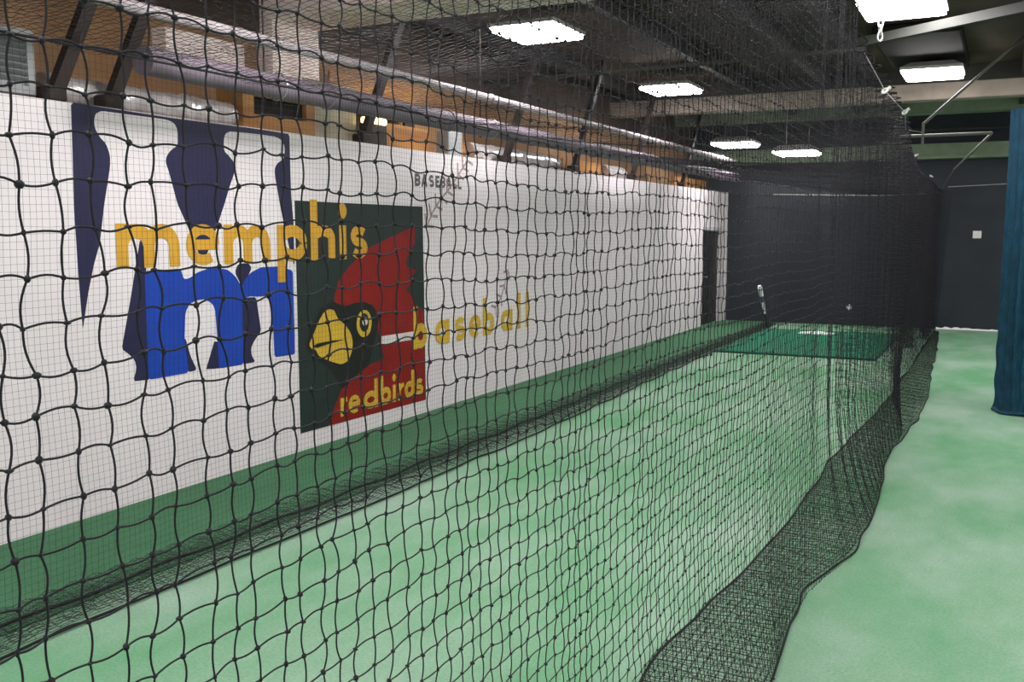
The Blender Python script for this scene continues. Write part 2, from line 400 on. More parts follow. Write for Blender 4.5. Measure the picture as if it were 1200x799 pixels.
# plywood box with dark slot
t = thing('plywood_box', 'orange plywood box with a dark slot above the navy letter', 'box', (-5.6, 6.65, 2.70))
y0, y1, z0, z1, xf = 6.2, 7.12, 2.705, 3.08, -5.5
MB().box((-5.78, y0, z0), (xf-0.06, y1, z1)).box((xf-0.06, y0, z0), (xf, y1, z0+0.14)).box((xf-0.06, y0, z1-0.09), (xf, y1, z1)).box((xf-0.06, y0, z0+0.14), (xf, y0+0.13, z1-0.09)).box((xf-0.06, y1-0.12, z0+0.14), (xf, y1, z1-0.09)).build('box_frame', M['ply'], t)
MB().box((xf-0.058, y0+0.13, z0+0.14), (xf-0.045, y1-0.12, z1-0.09)).build('slot', M['black'], t)
def panel(y0, y1, z0, z1, m, label, name='plywood_board', x=-5.62):
    return tag(MB().box((x-0.03, y0, z0), (x, y1, z1), 0.004).build(name, m), label, 'board')
panel(7.14, 7.92, 2.705, 3.25, M['cream'], 'pale beige panel on the ledge right of the plywood box', 'beige_board')
panel(8.32, 9.25, 2.705, 2.98, M['ply'], 'orange plywood panel between the glowing box and the grey junction box')
panel(9.70, 10.05, 2.705, 2.90, M['ply'], 'short orange plywood panel right of the grey junction box')
panel(12.85, 14.3, 2.705, 2.92, M['ply'], 'orange plywood panel in the middle of the wall ledge')
panel(15.25, 16.6, 2.705, 2.90, M['tan'], 'brown panel on the far part of the wall ledge')
panel(18.0, 20.3, 2.705, 2.93, M['ply'], 'orange plywood panel at the far end of the ledge above the black door')
panel(7.95, 9.5, 3.08, 3.45, M['ply'], 'upper orange board behind the slim pipe', x=-5.95)
tag(MB().box((-5.96, 7.99, 2.705), (-5.93, 8.2, 3.075)).build('board_support', M['rust']), 'dark support under the near end of the upper orange board', 'support')
tag(MB().box((-5.96, 9.25, 2.705), (-5.93, 9.45, 3.075)).build('board_support', M['rust']), 'dark support under the far end of the upper orange board', 'support')
tag(MB().box((-5.60, 9.36, 2.705), (-5.44, 9.66, 2.99), 0.01).build('junction_box', M['greybox']), 'pale grey junction box on the ledge above the small grey capitals', 'box')
t = thing('ledge_glow_box', 'small glowing yellow box in a dark bracket on the ledge', 'lamp', (-5.6, 8.1, 2.705))
MB().box((-5.60, 7.93, 2.705), (-5.52, 8.28, 2.93)).build('bracket', M['rust'], t)
MB().box((-5.60, 7.95, 2.931), (-5.50, 8.26, 2.99), 0.01).build('glow_box', M['warm'], t)  # plain yellow box with its own emission
MB().box((-5.60, 7.93, 2.991), (-5.48, 8.28, 3.05)).build('top_cover', M['rust'], t)

# ------------------------------------------------------------------ painted wall graphics (real paint on the wall, in wall metres: y along, z up)
OUT = {
    'navyM': [(4.44, 2.711), (4.434, 2.39), (4.425, 2.012), (4.433, 1.601), (4.446, 1.256), (4.5, 1.487), (4.558, 1.68), (4.614, 1.819), (4.663, 2.071), (4.726, 2.326), (4.73, 2.399), (4.7, 2.475), (4.653, 2.51), (4.616, 2.567), (4.612, 2.616), (4.628, 2.661), (4.677, 2.683), (4.896, 2.683), (5.238, 2.683), (5.309, 2.666), (5.339, 2.621), (5.338, 2.513), (5.267, 2.471), (5.224, 2.426), (5.214, 2.384), (5.243, 2.314), (5.312, 2.093), (5.404, 1.928), (5.545, 1.65), (5.681, 1.89), (5.791, 2.104), (5.853, 2.236), (5.915, 2.355), (5.909, 2.427), (5.86, 2.469), (5.806, 2.504), (5.805, 2.587), (5.825, 2.636), (5.882, 2.658), (6.171, 2.663), (6.402, 2.662), (6.48, 2.641), (6.52, 2.585), (6.506, 2.491), (6.419, 2.451), (6.385, 2.408), (6.383, 2.353), (6.41, 2.237), (6.437, 2.113), (6.494, 1.918), (6.562, 1.69), (6.603, 1.603), (6.605, 1.961), (6.582, 2.201), (6.579, 2.698), (6.173, 2.703), (5.278, 2.699)],
    'navyL': [(4.954, 1.844), (4.85, 1.443), (4.754, 1.099), (4.807, 1.064), (4.863, 1.01), (4.875, 0.949), (4.84, 0.864), (4.993, 0.857), (4.995, 1.619), (5.008, 1.725), (4.981, 1.797)],
    'blue': [(4.983, 1.622), (5.318, 1.628), (5.343, 1.55), (5.402, 1.554), (5.481, 1.595), (5.642, 1.627), (5.806, 1.602), (5.888, 1.546), (5.952, 1.463), (5.993, 1.522), (6.064, 1.573), (6.187, 1.61), (6.406, 1.609), (6.579, 1.568), (6.581, 0.858), (6.318, 0.862), (6.311, 1.101), (6.283, 1.328), (6.218, 1.374), (6.146, 1.374), (6.036, 1.384), (5.952, 1.362), (5.944, 0.848), (5.673, 0.85), (5.669, 1.06), (5.653, 1.297), (5.629, 1.35), (5.55, 1.391), (5.471, 1.389), (5.393, 1.366), (5.348, 1.306), (5.33, 1.113), (5.359, 0.858), (4.977, 0.857)],
    'navyR': [(5.948, 1.376), (6.116, 1.373), (6.165, 1.093), (6.081, 1.025), (6.038, 0.968), (6.045, 0.905), (6.087, 0.852), (5.934, 0.851)],
    'navyT': [(5.633, 1.063), (5.686, 1.058), (5.683, 0.85), (5.538, 0.862)],
    'navyS': [(5.328, 1.113), (5.342, 1.112), (5.386, 0.974), (5.446, 0.867), (5.351, 0.861)],
    'navyB': [(5.88, 1.58), (5.921, 1.645), (6.038, 1.648), (6.076, 1.606), (5.961, 1.456)],
    'panel': [(6.624, 2.153), (8.659, 2.147), (8.688, 0.143), (6.628, 0.163)],
    'red': [(8.503, 1.947), (8.025, 1.83), (7.679, 1.737), (7.377, 1.578), (7.205, 1.446), (7.137, 1.289), (7.197, 1.2), (7.734, 1.211), (7.922, 0.665), (7.676, 0.637), (7.439, 0.553), (7.224, 0.464), (7.09, 0.281), (7.024, 0.16), (8.671, 0.141), (8.655, 1.079), (8.507, 1.151), (8.413, 1.261), (8.334, 1.308), (8.431, 1.381), (8.384, 1.426), (8.547, 1.497), (8.339, 1.548), (8.341, 1.616), (8.504, 1.784)],
    'mask': [(6.731, 0.916), (6.788, 1.036), (6.875, 1.156), (6.968, 1.239), (7.119, 1.274), (7.287, 1.217), (7.468, 1.24), (7.609, 1.239), (7.756, 1.185), (7.845, 1.072), (7.798, 0.928), (7.722, 0.787), (7.676, 0.637), (7.439, 0.553), (7.224, 0.464), (7.151, 0.568), (7.024, 0.693), (6.838, 0.799)],
    'beak': [(6.766, 0.919), (6.821, 0.988), (6.909, 1.111), (6.985, 1.185), (7.053, 1.21), (7.134, 1.197), (7.182, 1.116), (7.303, 1.044), (7.384, 0.958), (7.408, 0.876), (7.392, 0.791), (7.332, 0.714), (7.232, 0.691), (7.056, 0.743), (6.899, 0.807), (6.865, 0.864), (6.806, 0.878)],
    'mouth': [(6.818, 0.899), (6.879, 0.919), (7.087, 0.924), (7.291, 0.914), (7.086, 0.902), (6.877, 0.881)],
    'dash': [(7.879, 0.887), (8.453, 0.882), (8.451, 0.8), (7.877, 0.804)],
}
from mathutils.geometry import tessellate_polygon
def painted(name, m, parent, polys, x, th=0.0008, label=None):
    b = MB()
    for poly in polys:
        n = len(poly)
        tris = tessellate_polygon([[Vector((p[0], p[1], 0)) for p in poly]])
        vs = [(x, p[0], p[1]) for p in poly] + [(x + th, p[0], p[1]) for p in poly]
        fs = [tuple(t) for t in tris] + [tuple(i + n for i in t) for t in tris] + [(i, (i+1) % n, (i+1) % n + n, i + n) for i in range(n)]
        b.add(vs, fs)
    o = b.build(name, m, parent)
    if label: o['label'] = label
    return o
def smoothpoly(p, it=1):
    for _ in range(it):
        q = []
        for i in range(len(p)):
            a, b = p[i], p[(i+1) % len(p)]
            d = math.hypot(b[0]-a[0], b[1]-a[1]); f = min(.2, .018 / (d + 1e-6))
            q += [(a[0]*(1-f)+b[0]*f, a[1]*(1-f)+b[1]*f), (a[0]*f+b[0]*(1-f), a[1]*f+b[1]*(1-f))]
        p = q
    return p
def ell(cy, cz, ry, rz, n=24): return [(cy + ry*math.cos(2*PI*k/n), cz + rz*math.sin(2*PI*k/n)) for k in range(n)]
XP = XW + 0.0005
t = thing('painted_letters', 'huge navy letter painted on the white wall with a royal blue lowercase m below', 'wall painting', (XW, 5.5, 0.85))
painted('navy_letter', M['navy'], t, [smoothpoly(OUT['navyM'])], XP, label='navy capital letter with flared stems')
painted('blue_letter', M['blue'], t, [smoothpoly(OUT['blue'])], XP + 0.001, label='royal blue lowercase m')
for k in ('navyL', 'navyR', 'navyT', 'navyS', 'navyB'):
    painted('navy_piece', M['navy'], t, [smoothpoly(OUT[k]) if k != 'navyT' else OUT[k]], XP)  # separate navy painted pieces around the blue letter
t = thing('painted_poster', 'dark green painted panel with a red bird head and yellow beak on the white wall', 'wall painting', (XW, 7.65, 0.15))
painted('background', M['pgreen'], t, [OUT['panel']], XP + 0.001)
painted('bird_head', M['red'], t, [OUT['red']], XP + 0.002, label='red crested bird head')
painted('face_mask', M['pblack'], t, [smoothpoly(OUT['mask'])], XP + 0.003)
painted('beak', M['yellow'], t, [smoothpoly(OUT['beak'])], XP + 0.004, label='yellow beak')
painted('mouth_line', M['pblack'], t, [OUT['mouth']], XP + 0.005)
painted('eye', M['yellow'], t, [ell(7.595, 1.035, 0.122, 0.128)], XP + 0.004)
painted('pupil', M['pblack'], t, [ell(7.595, 1.045, 0.075, 0.088)], XP + 0.005)
painted('eye_highlight', M['wpaint'], t, [ell(7.605, 1.052, 0.045, 0.038)], XP + 0.006)
painted('dash', M['wpaint'], t, [OUT['dash']], XP + 0.004, label='white dash')

# stroke alphabet; unit: x-height = 1; each glyph = list of strokes (polylines) ; width in units
def arc(cx, cy, rx, ry, a0, a1, n=14):
    return [(cx + rx*math.cos(math.radians(a0 + (a1-a0)*i/n)), cy + ry*math.sin(math.radians(a0 + (a1-a0)*i/n))) for i in range(n + 1)]
def glyph(ch, w, s):
    """strokes in a box 0..w wide, baseline 0, x-height 1, s = stroke width (all centre lines inset by s/2)"""
    h = s/2; L, R, T, B = h, w-h, 1-h, h
    cx, rx, cy, ry = w/2, (w-s)/2, 0.5, 0.5-h
    if ch == 'm':
        mid = w/2; r1 = (mid-L)/2; yy = 1-h-min(r1, .35); ra = min(r1, .35)
        return [[(L, 0), (L, 1)], arc(L+r1, yy, r1, ra, 180, 0) + [(mid, 0)], arc(mid+r1, yy, r1, ra, 180, 0) + [(R, 0)]]
    if ch == 'h':
        return [[(L, 0), (L, 1.72)], arc(cx, 0.62, rx, 0.38-h, 180, 0) + [(R, 0)]]
    if ch == 'e': return [arc(cx, cy, rx, ry, 0, 308, 24), [(L, 0.5), (R+h*0.6, 0.5)]]
    if ch == 'p': return [[(L, -0.55), (L, 1)], arc(cx, cy, rx, ry, 0, 360, 26)]
    if ch == 'b': return [[(L, 0), (L, 1.68)], arc(cx, cy, rx, ry, 0, 360, 26)]
    if ch == 'd': return [[(R, 0), (R, 1.62)], arc(cx, cy, rx, ry, 0, 360, 26)]
    if ch == 'a': return [[(R, 0), (R, 1)], arc(cx, cy, rx, ry, 0, 360, 26)]
    if ch == 'i': return [[(w/2, 0), (w/2, 1)], ('dot', w/2, 1.42, s*0.62)]
    if ch == 'l': return [[(w/2, 0), (w/2, 1.72)]]
    if ch == 'r': return [[(L, 0), (L, 1)], [(L, 0.55), (L+(w-L)*0.35, 0.80), (w, 1-h*0.8)]]
    if ch == 's':
        return [arc(cx, 0.5+(0.5-h)/2, rx*0.95, (0.5-h)/2, 30, 270, 14) + arc(cx, 0.5-(0.5-h)/2, rx, (0.5-h)/2, 90, -150, 14)]
    if ch == 'B': return [[(L, 0), (L, 1)], [(L, T), (cx, T)] + arc(cx, 0.75-h/2, rx, 0.25-h/2, 90, -90, 8) + [(L, 0.5)], [(L, 0.5), (cx, 0.5)] + arc(cx, 0.25+h/2, rx, 0.25-h/2, 90, -90, 8) + [(L, B)]]
    if ch == 'A': return [[(L, 0), (w/2, 1)], [(R, 0), (w/2, 1)], [(L+0.12*w, 0.3), (R-0.12*w, 0.3)]]
    if ch == 'S': return glyph('s', w, s)
    if ch == 'E': return [[(L, 0), (L, 1)], [(L, T), (w, T)], [(L, 0.5), (w*0.9, 0.5)], [(L, B), (w, B)]]
    if ch == 'L': return [[(L, 0), (L, 1)], [(L, B), (w, B)]]
def stroke_polys(pl, s):
    P = [np.array(p) for p in pl]; out = []
    nrm = []
    for i in range(len(P)):
        t = P[min(i+1, len(P)-1)] - P[max(i-1, 0)]; t = t / (np.linalg.norm(t) + 1e-9); nrm.append(np.array([-t[1], t[0]]))
    for i in range(len(P) - 1):
        a, b = P[i], P[i+1]; na, nb = nrm[i]*s/2, nrm[i+1]*s/2
        out.append([tuple(a+na), tuple(b+nb), tuple(b-nb), tuple(a-na)])
    return out
def letter(ch, y0, y1, z0, xh, s, m, parent, x, slant=0.0):
    w = (y1 - y0) / xh; su = s / xh; b = MB(); lay = 0
    for g in glyph(ch, w, su):
        if g[0] == 'dot': polys = [ell(g[1], g[2], g[3]*1.0, g[3]*1.1, 16)]
        else: polys = stroke_polys(g, su)
        for p in polys:
            n = len(p); xx = x + lay * 0.0002
            vs = [(xx, y0 + (q[0] + slant*q[1])*xh, z0 + q[1]*xh) for q in p]
            vs += [(xx + 0.0008, v[1], v[2]) for v in vs]
            b.add(vs, [tuple(range(n)), tuple(range(n, 2*n))] + [(i, (i+1) % n, (i+1) % n + n, i+n) for i in range(n)])
        lay += 1
    return b.build('letter', m, parent)
t = thing('gold_lettering', 'gold lowercase lettering starting with m painted across the navy letter and the green panel', 'lettering', (XW, 6.2, 1.64))
for ch, a, b in (('m', 4.745, 5.314), ('e', 5.378, 5.72), ('m', 5.768, 6.30), ('p', 6.385, 6.775), ('h', 6.825, 7.169), ('i', 7.219, 7.353), ('s', 7.40, 7.67)):
    letter(ch, a, b, 1.645, 0.305, {'m': 0.100, 'e': 0.078, 'p': 0.100, 'h': 0.098, 'i': 0.105, 's': 0.080}[ch], M['gold'], t, XP + 0.003)
t = thing('yellow_lettering', 'yellow lowercase lettering along the bottom of the green and red panel', 'lettering', (XW, 7.9, 0.2))
for ch, a, b in (('r', 7.201, 7.304), ('e', 7.325, 7.51), ('d', 7.564, 7.80), ('b', 7.84, 8.03), ('i', 8.05, 8.125), ('r', 8.155, 8.264), ('d', 8.275, 8.458), ('s', 8.473, 8.635)):
    letter(ch, a, b, 0.212, 0.172, {'r': 0.046, 'e': 0.044, 's': 0.046, 'i': 0.055}.get(ch, 0.055), M['yellow'], t, XP + 0.004)
t = thing('pale_gold_lettering', 'faded gold lowercase lettering running off the panel onto the white wall', 'lettering', (XW, 9.8, 0.69))
for ch, a, b in (('b', 8.453, 8.72), ('a', 8.88, 9.177), ('s', 9.30, 9.54), ('e', 9.62, 9.90), ('b', 9.95, 10.23), ('a', 10.40, 10.711), ('l', 10.83, 10.96), ('l', 11.06, 11.20)):
    letter(ch, a, b, 0.695, 0.26, {'e': 0.066, 's': 0.066}.get(ch, 0.082), M['yellow'], t, XP + 0.006)
t = thing('small_lettering', 'small grey capital lettering high on the white wall right of the panel', 'lettering', (XW, 9.0, 2.35))
for ch, a, b in (('B', 8.514, 8.62), ('A', 8.64, 8.76), ('S', 8.79, 8.89), ('E', 8.92, 9.00), ('B', 9.03, 9.12), ('A', 9.14, 9.25), ('L', 9.28, 9.36), ('L', 9.39, 9.47)):
    letter(ch, a, b, 2.35, 0.125, 0.030, M['grey_paint'], t, XP + 0.001)
# faded stitching of a big painted ball
t = thing('painted_stitching', 'faded maroon baseball stitch marks painted beside the small grey capitals', 'wall painting', (XW, 9.2, 2.0))
def stitchrow(pts, parent, k, sz):
    P = [np.array(p) for p in pts]; seg = []
    for i in range(k):
        f = i / (k - 1) * (len(P) - 1); j = min(int(f), len(P) - 2); q = P[j] * (1 - f + j) + P[j+1] * (f - j)
        tt = P[j+1] - P[j]; tt = tt / np.linalg.norm(tt); nn = np.array([-tt[1], tt[0]])
        for sgn in (-1, 1):
            seg += stroke_polys([tuple(q), tuple(q + nn*sgn*sz + tt*sz*0.7), ], 0.028)
    seg2 = stroke_polys([tuple(p) for p in P], 0.022)
    for n_, s_, off in (('stitches', seg, 0.0015), ('seam_line', seg2, 0.0028)):
        painted(n_, M['stitch'], parent, s_, XP + off)
stitchrow([(8.74, 1.95), (8.85, 2.09), (9.00, 2.22), (9.16, 2.32), (9.32, 2.44), (9.47, 2.56), (9.60, 2.67)], t, 9, 0.11)
t = thing('painted_stitching', 'short faded maroon stitch marks above the last gold letters', 'wall painting', (XW, 10.4, 1.0))
stitchrow([(10.60, 1.42), (10.50, 1.25), (10.42, 1.12), (10.28, 1.00)], t, 4, 0.10)

# wall plates
tag(MB().box((-0.55, YB - 0.012, 1.76), (-0.40, YB - 0.0005, 1.90), 0.004).build('switch_plate', M['white_plastic'], None), 'white switch plate at head height on the dark back wall', 'switch')
b = MB(); b.loft([[(-2.75 + r*math.cos(a), yy, 0.37 + r*math.sin(a)) for a in [2*PI*k/18 for k in range(18)]] for r, yy in ((0.055, YB - 0.0005), (0.055, YB - 0.012), (0.04, YB - 0.02))])
tag(b.build('outlet_cover', M['white_plastic'], None, True), 'small round pale outlet cover low on the dark back wall', 'outlet')

# ------------------------------------------------------------------ batting mat, plate, bat
mt = thing('batting_mat', 'dark green rectangular batting mat at the far end of the cage floor', 'mat', (-2.85, 17.1, 0.001))
mb = MB(); x0, x1, y0, y1 = -3.98, -1.63, 15.2, 19.05
mb.box((x0, y0, 0.001), (x1, y1, 0.035), 0.010); mb.build('mat_pad', M['mat_green'], mt)
mb = MB()
mb.box((x0 - 0.03, y0 - 0.03, 0.001), (x1 + 0.03, y0 - 0.0, 0.03), 0.006).box((x1, y0, 0.001), (x1 + 0.03, y1, 0.03), 0.006).box((x0 - 0.03, y0, 0.001), (x0, y1, 0.03), 0.006).box((x0 - 0.03, y1, 0.001), (x1 + 0.03, y1 + 0.03, 0.03), 0.006)
mb.build('binding', mat('mat_binding', (0.008, 0.07, 0.045), 0.7), mt)
hp = MB(); cx, cy = -3.0, 18.5; ww = 0.30
ol = [(cx - ww, cy - 0.2), (cx + ww, cy - 0.2), (cx + ww, cy + 0.06), (cx, cy + 0.30), (cx - ww, cy + 0.06)]
hp.loft([[(x, y, 0.0352) for x, y in ol], [(x, y, 0.046) for x, y in ol], [(cx + (x-cx)*.94, cy + (y-cy)*.94, 0.052) for x, y in ol]])
tag(hp.build('home_plate', M['white_plastic']), 'white five-sided home plate lying on the dark green mat', 'home plate')

# bat standing on its knob, leaning against the far net
t = thing('baseball_bat', 'white and purple baseball bat leaning upright against the net by the mat', 'baseball bat', (-4.08, 19.40, 0.012))
a0 = Vector((-4.08, 19.40, 0.014)); a1 = Vector((-4.17, 18.98, 0.86)); dv = a1 - a0
def seg(f0, f1, prof):
    pts = []; rr = []
    for f, r in prof: pts.append(tuple(a0 + dv * f)); rr.append(r * 1.2)
    return MB().tube(pts, rr, 16)
seg(0, 1, [(0.0, 0.012), (0.008, 0.026), (0.022, 0.026), (0.035, 0.014)]).build('knob', M['bat_grip'], t, True)
seg(0, 1, [(0.035, 0.0145), (0.2, 0.0145), (0.34, 0.016)]).build('grip', M['bat_grip'], t, True)
seg(0, 1, [(0.34, 0.0155), (0.45, 0.019), (0.55, 0.026), (0.62, 0.031)]).build('handle', M['bat_white'], t, True)
seg(0, 1, [(0.62, 0.031), (0.70, 0.034), (0.76, 0.035)]).build('band', M['bat_purple'], t, True)
seg(0, 1, [(0.76, 0.035), (0.9, 0.036), (0.97, 0.035), (0.992, 0.028), (1.0, 0.012)]).build('barrel', M['bat_white'], t, True)

# ------------------------------------------------------------------ netting
S = 0.0445
ZT = [(-3, 3.30), (5.6, 3.27), (6.2, 3.22), (6.55, 3.06), (6.85, 3.01), (8.05, 2.93), (9.3, 2.86), (10.2, 2.70), (12, 2.66), (21, 2.62)]
def interp(tab, y): return np.interp(y, [a for a, _ in tab], [b for _, b in tab])
AX = [(-3, -1.27), (4.8, -1.265), (6.3, -1.17), (6.9, -1.165), (8.2, -1.21), (11, -1.10), (14, -1.07), (17, -1.09), (20.1, -1.10)]
BX = [(-3, -0.80), (4.05, -0.785), (4.7, -0.84), (5.15, -0.833), (5.74, -0.745), (6.5, -0.695), (7.3, -0.715), (8.35, -0.78), (9.05, -0.782), (10.4, -0.705), (12.06, -0.70), (14, -0.78), (16.7, -0.877), (20.1, -1.03)]
TX = [(-3, -0.86), (9.5, -0.86), (12.5, -1.02), (20.1, -1.10)]
def basex(y):
    f = np.clip((y - 9.2) / 3.2, 0, 1); f = f*f*(3-2*f)
    return interp(BX, y) * (1 - f) + interp(AX, y) * f
ys = []; comp = []; y = -0.1; ph = 0.0; phs = []
while y < 20.1:
    c = 1.0 if y < 4.8 else max(0.60, 1.0 - 0.40 * (y - 4.8) / 2.6)
    ys.append(y); comp.append(c); phs.append(ph)
    lat = math.sqrt(max(0, 1 - c*c)) * S
    ph += 0.0 if lat < 1e-4 else lat / (4 * 0.075) * 2 * PI
    y += S * c
ys = np.array(ys); comp = np.array(comp); phs = np.array(phs); NJ = len(ys)
ys = ys + smooth_noise(NJ, 6, 0.014) * comp
NI = 72
zt = interp(ZT, ys); v = np.linspace(0, 1, NI)[:, None]
Z = 0.015 + v * (zt[None] - 0.015)
Afold = 0.085 * np.clip((ys - 5.0) / 2.4, 0, 1) * (1 - 0.5*np.clip((ys - 10.5) / 3, 0, 1))
mid = -0.87 + 0 * ys + (interp(TX, ys) + 0.86)
w1 = (1 - np.clip(v / 0.30, 0, 1))**2
X = mid[None] * (1 - w1) + basex(ys)[None] * w1 + (interp(TX, ys) - mid)[None] * v
X = X + Afold[None] * (0.3 + 0.7 * np.clip(v / 0.6, 0, 1)) * (1 - w1**2) * np.sin(phs[None] + 1.2 * np.sin(v * 3.0)) * (0.65 + 0.35 * np.abs(np.sin(v * 2.1 + 0.4)))
X += 0.010 * np.sin(ys[None] * 1.5 + 2 * v) * (1 - w1)
Yg = np.broadcast_to(ys[None], (NI, NJ)).copy()
sl = np.cumsum(rng.normal(0, 0.0013, (NI, NJ)), axis=0); sl = sl - sl.mean(0)
Yg += sl * comp[None]
Yg += 0.008 * np.sin(v * 14 + ys[None] * 2.3) * comp[None]
G = np.stack([X, Yg, Z], -1)
G += rng.normal(0, 1, G.shape) * np.array([0.0015, 0.0024, 0.0020])
G[..., 2] += 0.007 * np.sin(ys[None] * 4.1 + v * 5) * np.clip(v * 8, 0, 1)
J1 = int(np.searchsorted(ys, 4.2)); J2 = int(np.searchsorted(ys, 7.0))
cage = thing('batting_cage_net', 'long black knotted net enclosing the batting cage, sides and roof, reaching the green floor', 'net', (-2.5, 9.8, 0.0))
side = roof = far = endn = cage
nm = NetMesh()
def netgrid(nm, G, ja, jb, k, sides, r, amp):
    g = G[:, ja:jb + 1]
    nm.tubes(strands(g, k, amp, (0.25, 0.0, 1.0)), r, sides)                     # horizontal strands
    nm.tubes(strands(np.swapaxes(g, 0, 1), k, amp, (0.3, 1.0, 0.0)), r, sides, (0.92, 0.2, 0.1))   # vertical strands
netgrid(nm, G, 0, J1, 6, 5, 0.00130, 0.0036)
netgrid(nm, G, J1, J2, 3, 4, 0.00122, 0.0032)
netgrid(nm, G, J2, NJ - 1, 2, 3, 0.00112, 0.0028)
panel_side = nm.build('side_panel', M['net'], side)
kn = NetMesh(); kn.knots(G[:, :J1 + 1], 0.0036); kn.knots(G[:, J1 + 1:J2], 0.0031)
ko = kn.build('knots', M['net'], side); ko.parent = panel_side
# skirt: bottom of the net pulled out over the floor towards the aisle
NS = 20; us = np.linspace(0, 1, NS)[:, None]
yk = np.linspace(-0.1, 20.05, 720)
ax = interp(AX, yk) + smooth_noise(len(yk), 22, 0.022); bx = interp(BX, yk) + smooth_noise(len(yk), 14, 0.012)
Xs = ax[None] + (bx - ax)[None] * us
wr = 0.022 * np.sin(yk[None] * 17 + 5 * us) * np.sin(us * PI) + 0.012 * np.sin(yk[None] * 41 + us * 9)
Zs = 0.012 + 0.55*np.abs(wr) + 0.012 * (1 - us)
Ys = yk[None] + 0.0 * us + rng.normal(0, 0.005, (NS, len(yk)))
Gs = np.stack([Xs + rng.normal(0, 0.003, Xs.shape), Ys, Zs], -1)
sm = NetMesh()
sm.tubes(Gs, 0.00125, 3); sm.tubes(np.swapaxes(Gs, 0, 1), 0.00125, 3, (0.1, 0.3, 0.95))
Gs2 = Gs[::2, ::2].copy(); Gs2[..., 2] = 0.006 + 0.3 * Gs2[..., 2]; Gs2[..., 1] += 0.02
sm.tubes(Gs2, 0.0016, 3); sm.tubes(np.swapaxes(Gs2, 0, 1), 0.0016, 3, (0.1, 0.3, 0.95))
sm.build('skirt', M['net_skirt'], side)
def rope(pts, r, name, parent, m=M['rope'], n=6):
    return MB().tube(pts, r, n).build(name, m, parent, True)
rope([(float(a), float(b), 0.010) for i, (a, b) in enumerate(zip(bx, yk))][::3], 0.0055, 'edge_rope', side)
rope([(float(a), float(b), 0.022) for a, b in zip(ax, yk)][::3], 0.0065, 'seam_rope', side)
rope([tuple(map(float, p)) for p in G[-1][::1]], 0.005, 'top_rope', side)

# far side net (finer mesh) between cage and white wall
S2 = 0.036
yf = np.arange(0.6, 20.1, S2); ZF = 2.82; XF = -4.2
rows = np.linspace(0.03, ZF, 79)
def farx(y, z): return XF + 0.02 * np.sin(y * 0.9 + z) - 0.0 * z
nm = NetMesh()
Yv, Zv = np.meshgrid(yf, rows[::6], indexing='ij')
g = np.stack([farx(Yv, Zv), Yv + 0.010*np.sin(Zv*4 + Yv*1.7) + rng.normal(0, 0.002, Yv.shape), Zv], -1); nm.tubes(g, 0.00072, 3, (0.92, 0.2, 0.1))
Yh, Zh = np.meshgrid(yf[::4], rows, indexing='xy')
g = np.stack([farx(Yh, Zh), Yh, Zh + 0.007*np.sin(Yh*3 + Zh) + rng.normal(0, 0.0015, Yh.shape)], -1); nm.tubes(g, 0.00072, 3)
nm.build('far_side_panel', M['net_far'], far)
yk2 = np.linspace(0.6, 20.0, 560); NS2 = 14; u2 = np.linspace(0, 1, NS2)[:, None]
FB = [(0, -3.90), (2.7, -3.90), (5.2, -3.86), (7.3, -3.83), (10, -3.88), (13.4, -3.98), (16, -4.02), (20, -4.10)]
fb_ = interp(FB, yk2) + smooth_noise(len(yk2), 12, 0.015)
Xs = XF + (fb_ - XF)[None] * u2
Zs = 0.04 + 0.035*np.abs(np.sin(yk2[None]*9 + u2*4))*np.sin(u2*PI) + 0.05*(1-u2)**2 + 0.02*np.abs(np.sin(yk2[None]*23))
Gs = np.stack([Xs + rng.normal(0, 0.004, Xs.shape), yk2[None] + rng.normal(0, 0.008, Xs.shape), Zs], -1)
sm = NetMesh(); sm.tubes(Gs, 0.0017, 3); sm.tubes(np.swapaxes(Gs, 0, 1), 0.0017, 3, (0.1, 0.3, 0.95))
G2 = Gs[:, ::2].copy(); G2[..., 2] = 0.012 + 0.4*G2[..., 2]; G2[..., 1] += 0.02
sm.tubes(G2, 0.0017, 3); sm.tubes(np.swapaxes(G2, 0, 1), 0.0017, 3, (0.1, 0.3, 0.95))
sm.build('skirt', M['net_far'], far)
midx = XF + (fb_ - XF) * 0.45
rope([(float(a), float(b), 0.075 + 0.01*math.sin(b*7)) for a, b in zip(midx, yk2)][::2], 0.010, 'seam_rope', far)
rope([(float(a), float(b), 0.016) for a, b in zip(fb_, yk2)][::2], 0.008, 'edge_rope', far)
rope([(float(farx(b, ZF)), float(b), ZF) for b in yf[::6]], 0.007, 'top_rope', far)

# roof net sagging between the two sides
yr = np.arange(0.3, 20.0, 0.046); NR = 70; ur = np.linspace(0, 1, NR)[:, None]
zn = interp(ZT, yr)
sag = 0.12 + 0.06 * np.sin(yr * 0.8)
Xr = interp(TX, yr)[None] * (1 - ur) + XF * ur
Zr = zn[None] * (1 - ur) + ZF * ur - sag[None] * 4 * ur * (1 - ur) * 0.8 + 0.018 * np.sin(yr[None] * 5 + ur * 6)
Yr = yr[None] + 0.06 * np.sin(ur * 5 + yr[None] * 0.7) + rng.normal(0, 0.004, Xr.shape)
Gr = np.stack([Xr + rng.normal(0, 0.004, Xr.shape), Yr, Zr + rng.normal(0, 0.003, Xr.shape)], -1)
nm = NetMesh()
nm.tubes(strands(Gr, 2, 0.005, (1, 0, 0.6)), 0.0014, 3); nm.tubes(strands(np.swapaxes(Gr, 0, 1), 2, 0.005, (0, 1, 0.6)), 0.0014, 3, (0.1, 0.3, 0.95))
nm.build('roof_panel', M['net'], roof)

